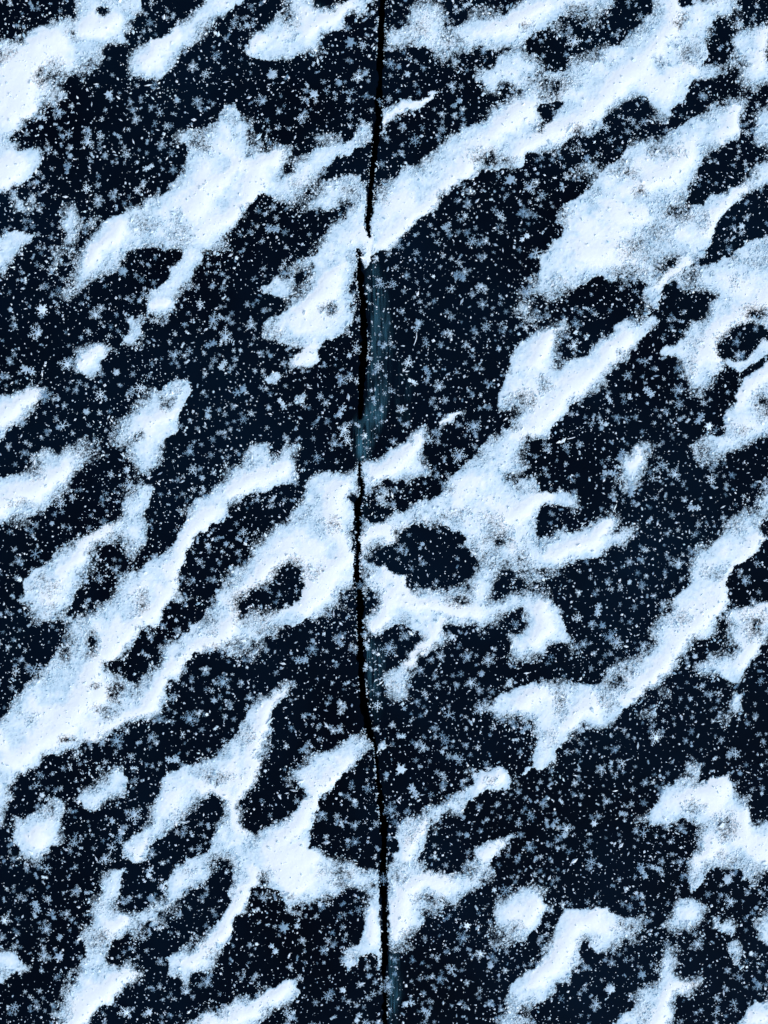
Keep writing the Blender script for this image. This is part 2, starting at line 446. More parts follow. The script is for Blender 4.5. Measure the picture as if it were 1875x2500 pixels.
g T13 640,1200 70,50 .4
g T13 560,1320 40,40 .4
drift|tall bent snow drift in the lower left ending at the bottom edge|tall bent drift
+ 9 T03 720,690 790,690 760,780 710,870 700,940 770,960 810,990 850,1010 840,1060 780,1120 710,1170 680,1240 685,1290 760,1290 840,1280 870,1350 800,1420 730,1500 620,1570 540,1640 500,1740 380,1740 360,1590 400,1490 450,1400 510,1310 540,1250 530,1150 560,1060 600,990 590,900 640,820 680,740
t T03 640,1100 90,70 .3
t T03 660,900 60,60 .2
t T03 430,1570 60,80 .25
c 36 T03 820,1330 700,1440 560,1570 460,1659
c 24 T03 780,1020 720,1070
g T03 620,990 70,40 .4
g T03 870,1350 40,30 .4
g T03 700,1160 60,50 .3
drift|thin grainy bridge of snow between the bent drift and the branching drift|thin grainy bridge
+ 11 T03 1040,900 1060,920 980,950 990,1000 920,1020 860,990 900,950 980,940
drift|smooth white snow lobe at the left edge near the bottom|smooth lobe at left
+ 7 T03 -150,1220 0,1210 90,1200 140,1250 185,1295 120,1330 40,1370 -150,1400
g T03 180,1310 40,50 .35
drift|slanting snow wedge at the bottom edge left of the crack|bottom wedge
+ 8 T03 1180,1740 1210,1659 1250,1600 1320,1595 1400,1590 1500,1530 1600,1490 T13 60,1450 120,1420 200,1370 260,1390 268,1460 200,1520 120,1570 60,1620 0,1660 -60,1740
+ 6 T03 1200,1740 1225,1650 1260,1605 1330,1600 1400,1595 1500,1540 1620,1490 T13 60,1460 120,1425 200,1375 258,1395 262,1455 190,1515 110,1565 40,1630 -60,1740
c 30 T13 180,1430 60,1520 -60,1600 -200,1630
c 26 T03 1300,1640 1350,1700
c 20 T13 200,1420 80,1510
g T03 1570,1650 70,40 .4
drift|short tilted snow bar alone below the end of the largest ridge|short tilted bar
+ 9 T03 680,55 740,30 790,80 820,140 760,175 680,225 600,275 530,265 480,245 560,190 660,140 690,100
g T03 760,200 60,30 .3
g T03 500,240 50,30 .4
drift|rounded snow mound with a bright centre and pointed top in the lower left|rounded mound
+ 11 T03 350,205 395,240 400,300 370,400 365,510 280,570 210,610 130,590 105,510 120,420 90,360 200,330 290,290 320,230
c 34 T03 230,450 250,500
t T03 330,330 60,60 .3
g T03 60,370 60,40 .45
g T03 200,620 60,40 .35
g T03 390,420 30,80 .3
drift|oval grainy snow patch in the lower right beside the two-armed drift|oval grainy patch
+ 12 T23 -30,870 40,840 120,785 200,810 240,870 272,920 255,1000 190,1060 140,1120 80,1160 0,1120 -50,1060 -50,950
c 30 T23 200,900 140,990
t T23 60,1060 70,70 .35
g T23 -30,1150 60,60 .3
drift|arched white snow drift in the lower right reaching down to the bottom edge|arched lower drift
+ 7 T23 380,930 480,930 590,910 650,905 640,960 720,990 850,1000 840,1050 790,1110 700,1150 620,1185 560,1170 500,1145 462,1210 470,1280 420,1320 400,1390 330,1365 285,1380 300,1410 250,1480 190,1530 170,1600 110,1659 80,1740 -50,1740 0,1500 40,1420 110,1330 220,1280 270,1190 310,1110 340,1010
t T23 760,1050 80,70 .45
t T23 130,1580 60,60 .4
t T23 580,1120 80,40 .2
c 36 T23 600,950 460,1020 380,1150 330,1270 200,1350
g T23 640,1190 80,30 .4
g T23 800,1090 60,50 .35
drift|forked snow drift on the right edge with a peak, a pit and grainy fringes|forked right edge drift
+ 9 T22 1165,1659 T23 1150,40 1200,0 1212,60 1212,150 1300,110 1420,95 1430,160 1440,210 1500,270 1540,320 1550,420 1620,410 1740,370 1740,600 1650,650 1600,700 1550,740 1480,700 1400,655 1310,660 1240,770 1180,820 1145,720 1150,620 1230,560 1260,480 1270,390 1200,360 1120,340 1000,390 930,370 910,340 970,270 1000,200 1100,130
t T23 1180,280 80,60 .4
t T23 1380,400 80,90 .55
t T23 1360,580 50,40 .4
t T23 1420,650 90,60 .4
t T23 1150,80 60,80 .4
c 36 T23 1380,130 1280,190 1150,220
c 30 T23 1520,340 1500,480 1600,560 1640,600
c 24 T23 1300,530 1220,640
g T23 1500,250 50,60 .45
g T23 870,350 70,50 .35
g T22 1190,1600 50,60 .4
g T23 1550,760 60,50 .3
g T22 1640,1600 40,50 .5
drift|round white snow puff alone in the lower right corner area|round puff
+ 10 T23 1060,880 1130,850 1190,860 1235,930 1220,1000 1150,1010 1080,1045 1050,1000
g T23 1160,1060 40,40 .5
g T23 1230,1030 40,40 .3
drift|small square snow puff right of the round one|square puff
+ 11 T23 1310,1020 1380,975 1450,960 1450,1075 1380,1085 1320,1070
drift|thin upright snow fleck below the square puff|thin upright fleck
+ 11 T23 1425,1160 1470,1130 1490,1200 1480,1275 1440,1240
g T23 1490,1300 30,40 .3
drift|white snow lobe cut off by the right edge near the bottom|lower right edge lobe
+ 7 T23 1740,930 1620,970 1562,1030 1585,1120 1640,1150 1740,1160
drift|horned snow drift standing on the bottom edge in the lower right|horned bottom drift
+ 8 T23 1040,1220 1070,1260 1060,1330 1130,1390 1180,1380 1240,1340 1285,1400 1250,1430 1130,1450 1060,1470 1040,1560 1050,1740 620,1740 700,1640 800,1580 830,1510 920,1430 980,1360 1010,1280
t T23 850,1570 80,60 .3
t T23 1230,1400 50,40 .25
c 28 T23 1170,1400 1050,1430 980,1560 960,1659
g T23 1190,1460 90,30 .35
g T23 1080,1220 40,30 .35
g T23 730,1650 60,40 .4
drift|snow heap filling the bottom right corner|corner heap
+ 8 T23 1420,1680 1490,1580 1560,1530 1620,1500 1740,1430 1740,1760 1380,1760
c 26 T23 1640,1600 1540,1620
g T23 1660,1480 60,40 .4
drift|long winding snow ridge on the right with a crisp bright lower edge|long winding right ridge
+ 7 T22 1740,-100 1660,20 1600,110 1640,170 1600,240 1520,300 1460,380 1400,470 1400,540 1390,640 1320,690 1300,790 1220,810 1130,870 1050,940 1050,1000 970,1090 880,1170 800,1240 720,1270 690,1330 590,1380 450,1400 370,1500 300,1600 230,1660 T23 180,50 120,85 115,50 T22 170,1659 190,1540 200,1420 200,1330 120,1280 20,1270 -40,1300 -90,1250 -20,1210 40,1150 150,1110 210,1105 330,1110 450,1100 560,1100 640,1060 680,1020 800,990 900,950 960,880 950,780 1000,700 970,590 1050,590 1130,530 1180,480 1200,330 1260,260 1380,180 1400,110 1500,40 1570,0 1660,-110
t T22 340,1230 50,110 .45
t T22 700,1110 60,60 .5
t T22 1100,700 90,80 .3
t T22 1290,400 90,90 .2
t T22 1000,640 60,50 .4
t T22 650,1230 60,60 .4
t T22 280,1460 70,80 .3
t T22 800,1050 90,50 .3
t T22 1450,130 80,60 .35
c 26 T22 1610,180 1500,330 1400,470 1370,590 1200,760 1050,900 990,1020 850,1150 770,1210
c 30 T22 560,1230 460,1290 400,1380
c 30 T22 230,1170 100,1230
g T22 960,1310 100,45 .55
g T22 1000,1180 60,50 .35
g T22 450,1440 90,40 .35
g T22 640,1310 60,50 .4
g T12 1540,1240 90,60 .5
g T12 1600,1110 40,40 .6
g T22 1300,230 110,40 .35
g T22 120,1310 90,50 .4
g T22 980,620 50,50 .3
g T23 10,150 30,50 .3
drift|hook of snow on the right edge around a grainy blue middle|hook with grainy middle
+ 9 T22 1740,605 1640,610 1560,620 1480,650 1410,670 1440,730 1430,830 1430,910 1330,970 1300,1020 1400,1050 1440,1115 1480,1090 1500,1020 1570,950 1640,850 1740,740
t T22 1580,760 90,90 .5
t T22 1440,880 60,60 .3
c 22 T22 1640,650 1520,670
c 24 T22 1600,880 1480,980
g T22 1260,1030 110,50 .5
g T22 1310,990 60,40 .4
drift|small upright grainy snow dab near the right edge above the forked drift|small grainy dab
+ 12 T22 1450,1180 1500,1185 1490,1310 1425,1320 1435,1250
"""
CRACK = np.array([  # x, y, width in photograph pixels
    (934, -3000, 17), (934, -60, 17), (934, 0, 17), (930, 77, 20), (928, 154, 19), (927, 231, 19), (925, 270, 18), (919, 328, 17), (913, 386, 18),
    (907, 444, 17), (905, 482, 16), (900, 521, 15), (896, 548, 13), (900, 571, 9), (905, 590, 3), (872, 602, 3), (878, 628, 9),
    (877, 666, 14), (880, 709, 15), (887, 736, 17), (888, 794, 19), (890, 851, 19), (886, 909, 18), (882, 967, 17), (880, 1006, 12),
    (878, 1030, 3), (881, 1120, 3), (879, 1135, 6), (880, 1168, 8), (884, 1199, 8), (874, 1230, 17), (874, 1255, 15), (873, 1290, 11), (873, 1340, 10),
    (873, 1371, 13), (871, 1406, 15), (876, 1433, 15), (878, 1471, 17), (880, 1549, 17), (880, 1626, 19), (886, 1684, 19),
    (890, 1722, 20), (898, 1761, 20), (904, 1799, 19), (914, 1815, 6), (917, 1834, 9), (919, 1857, 11), (923, 1899, 12),
    (928, 1956, 15), (938, 2014, 20), (938, 2053, 19), (936, 2091, 19), (936, 2130, 17), (936, 2169, 15), (938, 2226, 14), (940, 2284, 17),
    (938, 2342, 17), (938, 2400, 15), (940, 2500, 15), (940, 2560, 15), (940, 5500, 15)], dtype=float)

rng = np.random.default_rng(7)
random.seed(7)


def crack_at(y):
    return np.interp(y, CRACK[:, 1], CRACK[:, 0]), np.interp(y, CRACK[:, 1], CRACK[:, 2]) * .98


def parse_pts(tokens):
    pts, t = [], None
    for w in tokens:
        if w[0] == 'T':
            t = (TX[int(w[1])], TY[int(w[2])])
        else:
            u, v = w.split(',')
            pts.append((t[0] + float(u) / Z, t[1] + float(v) / Z))
    return np.array(pts)


# ------------------------------------------------------------------ noise and fields on the pixel grid
def vnoise(x, y, cell, seed):
    """smooth value noise in 0..1 for arrays of photograph pixels"""
    r = np.random.default_rng(seed)
    n = 512
    g = r.random((n, n)).astype(np.float32)
    fx, fy = x / cell + 4096.0, y / cell + 4096.0
    ix, iy = np.floor(fx).astype(np.int64), np.floor(fy).astype(np.int64)
    tx, ty = (fx - ix).astype(np.float32), (fy - iy).astype(np.float32)
    tx, ty = tx * tx * (3 - 2 * tx), ty * ty * (3 - 2 * ty)
    x0, x1, y0, y1 = ix % n, (ix + 1) % n, iy % n, (iy + 1) % n
    a = g[y0, x0] * (1 - tx) + g[y0, x1] * tx
    b = g[y1, x0] * (1 - tx) + g[y1, x1] * tx
    return a * (1 - ty) + b * ty


def sstep(a, b, x):
    t = np.clip((x - a) / (b - a), 0, 1)
    return t * t * (3 - 2 * t)


GS = 2.5                                   # grid step in photograph pixels
PAD = 60
gx = np.arange(-PAD, W + PAD + 1e-3, GS, dtype=np.float32)
gy = np.arange(-PAD, H + PAD + 1e-3, GS, dtype=np.float32)
NX, NY = len(gx), len(gy)
X, Y = np.meshgrid(gx, gy)
# ragged edges: the outlines are read through a gentle warp
WX = X + 17 * (vnoise(X, Y, 34, 1) - .5) + 12 * (vnoise(X, Y, 14, 2) - .5) + 6 * (vnoise(X, Y, 6, 6) - .5)
WY = Y + 17 * (vnoise(X, Y, 34, 3) - .5) + 12 * (vnoise(X, Y, 14, 4) - .5) + 6 * (vnoise(X, Y, 6, 7) - .5)
SOFT = 0.28 + 1.45 * sstep(.25, .8, .7 * vnoise(X, Y, 80, 5) + .3 * vnoise(X, Y, 25, 8))


def window(pts, pad):
    x0, y0 = pts.min(0) - pad
    x1, y1 = pts.max(0) + pad
    i0, i1 = max(0, int((x0 + PAD) / GS)), min(NX, int((x1 + PAD) / GS) + 2)
    j0, j1 = max(0, int((y0 + PAD) / GS)), min(NY, int((y1 + PAD) / GS) + 2)
    return slice(j0, j1), slice(i0, i1)


def seg_dist(px, py, pts, closed):
    d2 = np.full(px.shape, 1e9, np.float32)
    inside = np.zeros(px.shape, bool)
    n = len(pts)
    for k in range(n if closed else n - 1):
        ax, ay = map(float, pts[k])
        bx, by = map(float, pts[(k + 1) % n])
        ex, ey = bx - ax, by - ay
        L = ex * ex + ey * ey + 1e-9
        t = np.clip(((px - ax) * ex + (py - ay) * ey) / L, 0, 1)
        dx, dy = px - ax - t * ex, py - ay - t * ey
        np.minimum(d2, dx * dx + dy * dy, out=d2)
        if closed and ay != by:
            c = (py < ay) != (py < by)
            inside ^= c & (px < ax + (py - ay) / (by - ay) * ex)
    d = np.sqrt(d2)
    return np.where(inside, d, -d) if closed else d


def smooth_poly(pts):
    """one round of corner cutting, so traced outlines read as blown snow, not as polygons"""
    nx = np.roll(pts, -1, 0)
    return np.stack([pts * .75 + nx * .25, pts * .25 + nx * .75], 1).reshape(-1, 2)


drifts = []
COV = np.zeros((NY, NX), np.float32)       # how much of the ice the snow covers
THK = np.zeros((NY, NX), np.float32)       # how deep it lies
OWN = np.full((NY, NX), -1, np.int16)
NEG = np.zeros((NY, NX), np.float32)
THIN = np.zeros((NY, NX), np.float32)  # thin snow; narrow spot on the largest left ridge paints in a crest shadow
CREST = np.zeros((NY, NX), np.float32)
BEST = np.full((NY, NX), 0.012, np.float32)
SD = np.full((NY, NX), -1e3, np.float32)
for line in DRIFTS.strip().splitlines():
    if line.startswith('drift|'):
        _, lab, short = line.split('|')
        drifts.append({'label': lab, 'short': short, 'pts': []})
        continue
    w = line.split()
    k = len(drifts) - 1
    op = w[0]
    if op in '+-':
        s = float(w[1])
        raw = parse_pts(w[2:])
        if op == '+':
            drifts[k]['pts'].append(raw)
        pts = raw
        win = window(pts, 50)
        d = seg_dist(WX[win], WY[win], pts, True)
        sf = (2.2 + s * 1.75) * SOFT[win]
        if op == '+':
            d = d + 1.0
            c = .78 * sstep(-1.05, .85, d / sf) + .22 * sstep(-2.8, .5, d / sf)
        else:
            c = sstep(-1.0, 1.1, (d - 2.5) / (sf * 1.35))
        if op == '+':
            c = c * .97
            sel = c > BEST[win]
            OWN[win][sel] = k
            BEST[win] = np.maximum(BEST[win], c)
            COV[win] = np.maximum(COV[win], c)
            SD[win] = np.maximum(SD[win], d)
        else:
            NEG[win] = np.maximum(NEG[win], c)
    elif op == 'c':
        wd = float(w[1]) / Z * 1.45
        pts = parse_pts(w[2:])
        win = window(pts, 60)
        d = seg_dist(WX[win], WY[win], pts, False)
        CREST[win] = np.maximum(CREST[win], np.exp(-(d / wd) ** 2))
    else:
        (cx, cy), = parse_pts(w[1:3])
        rx, ry = (float(v) / Z for v in w[3].split(','))
        amt = float(w[4])
        win = window(np.array([(cx - 1.6 * rx, cy - 1.6 * ry), (cx + 1.6 * rx, cy + 1.6 * ry)]), 30)
        e = np.exp(-((WX[win] - cx) / rx) ** 2 - ((WY[win] - cy) / ry) ** 2).astype(np.float32)
        if op == 't':
            THIN[win] = np.maximum(THIN[win], e * amt)
        else:
            c = np.clip(e * 1.25, 0, 1) * amt * (.45 + 1.1 * vnoise(X[win], Y[win], 16, 21))
            sel = c > BEST[win]
            OWN[win][sel] = k
            BEST[win] = np.maximum(BEST[win], c)
            COV[win] = np.maximum(COV[win], c)

mott = .5 * vnoise(X, Y, 70, 11) + .3 * vnoise(X, Y, 26, 12) + .2 * vnoise(X, Y, 10, 13)
mid = .6 * vnoise(X, Y, 15, 14) + .4 * vnoise(X, Y, 6, 15)
THIN = THIN * (.5 + 1.0 * mid)
COV = COV * (1 - NEG)
deep = sstep(-4, 44, SD)
thin_n = sstep(.40, .72, 1 - mott) * .46 * (1 - CREST)      # natural mottling
COV = np.clip(COV * (1 - np.clip(THIN * 1.25, 0, .9)) - thin_n * (.35 + .65 * (1 - deep)), 0, 1)
THK = np.clip(deep * (.05 + .70 * sstep(.34, .75, mott)) * (1 - THIN * 1.3) + .80 * CREST * sstep(-6, 10, SD), 0, 1) * (1 - NEG)
# the crack stays open except where snow bridges it
cxx, cww = crack_at(Y)
jag = (vnoise(X, Y, 9, 31) - .5) * 7 + (vnoise(X, Y, 4, 32) - .5) * 4
gap = sstep(-2, 2, cww * .5 + jag + .8 - np.abs(X - cxx))
gap *= 1 - .9 * sstep(.74, .82, vnoise(X * .35, Y, 17, 33)) * sstep(.6, .9, COV)   # crumbs that fell across
gap[(Y > 582) & (Y < 606)] = 0
COV = COV * (1 - gap)
fine = .55 * rng.random((NY, NX)).astype(np.float32) + .45 * vnoise(X, Y, 5, 41)
CORE_V = (COV > .09 + .10 * fine)          # vertices under closed snow
COVER_AT = lambda px, py: COV[np.clip(((py + PAD) / GS).astype(int), 0, NY - 1), np.clip(((px + PAD) / GS).astype(int), 0, NX - 1)]

def soften(a, n):
    for _ in range(n):
        p = np.pad(a, 2, 'edge')
        a = (p[:-4, 2:-2] + p[4:, 2:-2] + p[2:-2, :-4] + p[2:-2, 4:] + 2 * p[2:-2, 2:-2]) / 6
    return a


HPX = .5 + (2.0 * fine + .8) * sstep(0, .6, COV) * (1 - .75 * np.clip(1.4 * THK, 0, 1)) + 5.5 * soften(THK, 8) + .5 * mid * THK   # height in photograph pixels


# ------------------------------------------------------------------ materials
def new_mat(name):
    m = bpy.data.materials.new(name)
    m.use_nodes = True
    b = m.node_tree.nodes['Principled BSDF']
    return m, m.node_tree, b


def snow_material():
    m, t, b = new_mat('snow')
    at = t.nodes.new('ShaderNodeAttribute')
    at.attribute_name = 'depth'
    ramp = t.nodes.new('ShaderNodeValToRGB')
    e = ramp.color_ramp.elements
    e[0].position, e[0].color = 0.0, (.45, .645, .755, 1)
    e[1].position, e[1].color = .75, (.925, .955, .935, 1)
    mid_e = e.new(.3)
    mid_e.color = (.72, .85, .90, 1)
    tc = t.nodes.new('ShaderNodeTexCoord')
    n = t.nodes.new('ShaderNodeTexNoise')
    n.inputs['Scale'].default_value = 900
    n.inputs['Detail'].default_value = 3
    t.links.new(tc.outputs['Object'], n.inputs['Vector'])
    bump = t.nodes.new('ShaderNodeBump')
    bump.inputs['Strength'].default_value = .10
    bump.inputs['Distance'].default_value = .0006
    t.links.new(n.outputs['Fac'], bump.inputs['Height'])
    t.links.new(at.outputs['Fac'], ramp.inputs['Fac'])
    t.links.new(ramp.outputs['Color'], b.inputs['Base Color'])
    # a thin dusting does not hide the ice: cover decides how many crystals stand close enough together
    cv = t.nodes.new('ShaderNodeAttribute')
    cv.attribute_name = 'cover'
    gn = t.nodes.new('ShaderNodeTexNoise')
    gn.inputs['Scale'].default_value = 1050
    gn.inputs['Detail'].default_value = 2
    t.links.new(tc.outputs['Object'], gn.inputs['Vector'])
    ma = t.nodes.new('ShaderNodeMath')
    ma.operation = 'MULTIPLY_ADD'
    ma.inputs[1].default_value = 1.1
    ma.inputs[2].default_value = -.55
    t.links.new(gn.outputs['Fac'], ma.inputs[0])
    ad = t.nodes.new('ShaderNodeMath')
    ad.operation = 'ADD'
    t.links.new(ma.outputs[0], ad.inputs[0])
    t.links.new(cv.outputs['Fac'], ad.inputs[1])
    mr = t.nodes.new('ShaderNodeMapRange')
    mr.interpolation_type = 'SMOOTHSTEP'
    mr.inputs['From Min'].default_value = .17
    mr.inputs['From Max'].default_value = .90
    t.links.new(ad.outputs[0], mr.inputs['Value'])
    t.links.new(mr.outputs['Result'], b.inputs['Alpha'])
    t.links.new(bump.outputs['Normal'], b.inputs['Normal'])
    b.inputs['Roughness'].default_value = .8
    b.inputs['Specular IOR Level'].default_value = .2
    return m


def grain_material(name, lo, hi, alpha=None):
    """crystals: colour between lo and hi by a per-crystal tint; thin ones let the ice show through"""
    m, t, b = new_mat(name)
    at = t.nodes.new('ShaderNodeAttribute')
    at.attribute_name = 'tint'
    mix = t.nodes.new('ShaderNodeMix')
    mix.data_type = 'RGBA'
    mix.inputs['A'].default_value = (*lo, 1)
    mix.inputs['B'].default_value = (*hi, 1)
    t.links.new(at.outputs['Fac'], mix.inputs['Factor'])
    t.links.new(mix.outputs['Result'], b.inputs['Base Color'])
    b.inputs['Roughness'].default_value = .55
    b.inputs['Specular IOR Level'].default_value = .3
    if alpha is not None:
        mr = t.nodes.new('ShaderNodeMapRange')
        mr.inputs['To Min'].default_value, mr.inputs['To Max'].default_value = alpha
        t.links.new(at.outputs['Fac'], mr.inputs['Value'])
        t.links.new(mr.outputs['Result'], b.inputs['Alpha'])
    return m


def ice_material():
    m, t, b = new_mat('black_ice')
    tc = t.nodes.new('ShaderNodeTexCoord')
    n = t.nodes.new('ShaderNodeTexNoise')
    n.inputs['Scale'].default_value = 9
    n.inputs['Detail'].default_value = 6
    t.links.new(tc.outputs['Object'], n.inputs['Vector'])
    ramp = t.nodes.new('ShaderNodeValToRGB')
    e = ramp.color_ramp.elements
    e[0].position, e[0].color = .35, (.0004, .0016, .0042, 1)
    e[1].position, e[1].color = .72, (.0010, .0062, .0150, 1)
    t.links.new(n.outputs['Fac'], ramp.inputs['Fac'])
    t.links.new(ramp.outputs['Color'], b.inputs['Base Color'])
    b.inputs['Roughness'].default_value = .35
    b.inputs['IOR'].default_value = 1.31
    b.inputs['Specular IOR Level'].default_value = .06
    return m


def water_material():
    m, t, b = new_mat('deep_water')
    b.inputs['Base Color'].default_value = (.0003, .0005, .0008, 1)
    b.inputs['Roughness'].default_value = .2
    b.inputs['Specular IOR Level'].default_value = .03
    return m


def fracture_material():
    m, t, b = new_mat('cloudy_ice')
    at = t.nodes.new('ShaderNodeAttribute')
    at.attribute_name = 'veil'
    tc = t.nodes.new('ShaderNodeTexCoord')
    mp = t.nodes.new('ShaderNodeMapping')
    mp.inputs['Scale'].default_value = (900, 40, 1)
    mp.inputs['Rotation'].default_value = (0, 0, math.radians(-3))
    n = t.nodes.new('ShaderNodeTexNoise')
    n.inputs['Scale'].default_value = 1
    n.inputs['Detail'].default_value = 5
    t.links.new(tc.outputs['Object'], mp.inputs['Vector'])
    t.links.new(mp.outputs['Vector'], n.inputs['Vector'])
    ramp = t.nodes.new('ShaderNodeValToRGB')
    ramp.color_ramp.elements[0].position = .36
    ramp.color_ramp.elements[1].position = .66
    t.links.new(n.outputs['Fac'], ramp.inputs['Fac'])
    mul = t.nodes.new('ShaderNodeMath')
    mul.operation = 'MULTIPLY'
    t.links.new(ramp.outputs['Color'], mul.inputs[0])
    t.links.new(at.outputs['Fac'], mul.inputs[1])
    t.links.new(mul.outputs[0], b.inputs['Alpha'])
    b.inputs['Base Color'].default_value = (.09, .28, .38, 1)
    b.inputs['Roughness'].default_value = .5
    b.inputs['Specular IOR Level'].default_value = .05
    return m


M_SNOW = snow_material()
M_GRAIN = grain_material('loose_snow', (.44, .63, .73), (.88, .94, .94))
M_FLAKE = grain_material('ice_crystal', (.32, .53, .70), (.76, .89, .95), (.45, 1.0))
M_PELLET = grain_material('snow_pellet', (.32, .43, .52), (.78, .85, .90))
M_ICE, M_WATER, M_FRACT = ice_material(), water_material(), fracture_material()


def to_world(px, py, pz):
    return np.stack([(np.asarray(px) - W / 2) * S, (H / 2 - np.asarray(py)) * S, np.asarray(pz) * S], -1)


def mesh_obj(name, verts, faces, mat, attr=None, parent=None, loc=(0, 0, 0), smooth=True):
    """verts (n,3) in world metres, faces (m,3|4)"""
    v = np.asarray(verts, np.float32) - np.asarray(loc, np.float32)
    f = np.asarray(faces, np.int32)
    me = bpy.data.meshes.new(name)
    m, q = f.shape
    me.vertices.add(len(v))
    me.vertices.foreach_set('co', v.ravel())
    me.loops.add(m * q)
    me.loops.foreach_set('vertex_index', f.ravel())
    me.polygons.add(m)
    me.polygons.foreach_set('loop_start', np.arange(0, m * q, q, dtype=np.int32))
    me.polygons.foreach_set('loop_total', np.full(m, q, np.int32))
    me.polygons.foreach_set('use_smooth', np.full(m, smooth, bool))
    if attr:
        a = me.attributes.new(attr[0], 'FLOAT', 'POINT')
        a.data.foreach_set('value', np.asarray(attr[1], np.float32))
    me.materials.append(mat)
    me.update(calc_edges=True)
    o = bpy.data.objects.new(name, me)
    COL.objects.link(o)
    if parent is None:
        o.location = loc
    else:
        o.parent = parent
        o.location = np.asarray(loc) - np.asarray(parent.location)
    return o


# ------------------------------------------------------------------ the setting: water, two ice plates, veils in the ice
o = mesh_obj('lake_water', [(-150, -150, -.05), (150, -150, -.05), (150, 150, -.05), (-150, 150, -.05)], [(0, 1, 2, 3)], M_WATER)
o['kind'] = 'structure'
o['label'] = 'black open water at the bottom of the crack in the ice'

ys = np.concatenate([np.linspace(-3000, -420, 30), np.arange(-400, 2900, 4.0), np.linspace(2950, 5500, 30)])
cx_, cw_ = crack_at(ys)
z0 = np.zeros_like(ys)
for side, lab in ((-1, 'dark bare lake ice left of the crack'), (1, 'dark bare lake ice right of the crack')):
    jit = (vnoise(ys, z0 + 50 * side, 12, 51 + side) - .5) * 7 + (vnoise(ys, z0 + 50 * side, 5, 61 + side) - .5) * 4.5 + (vnoise(ys, z0 + 7 * side, 45, 55 + side) - .5) * 4
    ex = cx_ + side * np.maximum(cw_ * .5 + jit * np.clip(cw_ / 10, 0, 1), .4)
    top = to_world(ex, ys, z0)
    top[0, 1], top[-1, 1] = 150, -150
    low = top.copy()
    low[:, 2] = -.04
    low[:, 0] -= side * .0015
    far = top.copy()
    far[:, 0] = side * 150
    n = len(ys)
    v = np.concatenate([far, top, low])
    a = np.arange(n - 1)
    q = np.concatenate([np.stack([a, a + 1, a + 1 + n, a + n], 1), np.stack([a + n, a + n + 1, a + 1 + 2 * n, a + 2 * n], 1)])
    if side > 0:
        q = q[:, ::-1]
    plate = mesh_obj('lake_ice', v, q, M_ICE, smooth=False)
    plate['kind'] = 'structure'
    plate['label'] = lab
    if side > 0:
        right_plate = plate
    else:
        left_plate = plate

VEILS = [  # outline, strength: pale fracture faces seen in the ice beside the crack
    ('T11 705,60 780,70 845,250 862,500 846,800 822,1000 765,1150 718,1310 668,1310 650,1150 655,1060 690,1040 725,700 722,300', .48),
    ('T11 690,970 790,950 810,1010 760,1130 715,1300 655,1300 645,1090', .55),
    ('T11 910,650 960,700 975,900 965,1080 930,1090 905,900', .20),
    ('T12 705,830 800,850 815,1000 800,1200 790,1350 750,1330 715,1100 690,960', .42),
    ('T12 642,-60 685,-50 682,80 642,90', .45),
    ('T13 858,1175 900,1200 912,1400 905,1740 845,1740 850,1450', .72),
    ('T13 795,715 850,715 850,780 795,775', .5),
    ('T10 395,30 470,74 560,48 570,80 470,110 390,80', .35),
]
for spec, strength in VEILS:
    pts = smooth_poly(smooth_poly(parse_pts(spec.split())))
    x0, y0 = pts.min(0) - 22
    x1, y1 = pts.max(0) + 22
    xs, yy = np.arange(x0, x1, 6), np.arange(y0, y1, 6)
    vx, vy = np.meshgrid(xs, yy)
    d = seg_dist(vx + 10 * (vnoise(vx, vy, 30, 71) - .5), vy, pts, True)
    val = sstep(-14, 12, d) * strength * .8 * (.12 + 1.0 * sstep(.3, .8, .5 * vnoise(vx * 2.2, vy * .7, 45, 73) + .5 * vnoise(vx * 3, vy, 30, 74)))
    cx0, cw0 = crack_at(vy)
    val = np.where(np.abs(vx - cx0) < np.where(cw0 > 5, cw0 * .5 + 2, 0), 0, val)
    nx_, ny_ = len(xs), len(yy)
    idx = np.arange(nx_ * ny_).reshape(ny_, nx_)
    q = np.stack([idx[1:, :-1], idx[1:, 1:], idx[:-1, 1:], idx[:-1, :-1]], -1).reshape(-1, 4)
    vv = val.ravel()
    q = q[vv[q].max(1) > .005]
    ok = np.abs(vx - cx0).ravel() - (cw0 * .5 + 1).ravel()
    q = q[(ok[q].min(1) > 0) | (cw0.ravel()[q].max(1) < 5)]
    use = np.unique(q)
    remap = np.zeros(nx_ * ny_, int)
    remap[use] = np.arange(len(use))
    v = to_world(vx.ravel()[use], vy.ravel()[use], np.full(len(use), .3 + .12 * VEILS.index((spec, strength))))
    o = mesh_obj('fracture_veil', v, remap[q], M_FRACT, ('veil', vv[use]), parent=right_plate)
    o['kind'] = 'structure'

# ------------------------------------------------------------------ snow drifts: one closed surface each, plus their loose grains
cell_core = CORE_V[:-1, :-1].astype(np.int8) + CORE_V[1:, :-1] + CORE_V[:-1, 1:] + CORE_V[1:, 1:]
cell = cell_core >= 3
OWNF = OWN.copy()
cown = np.where(cell, OWNF[:-1, :-1], -1)
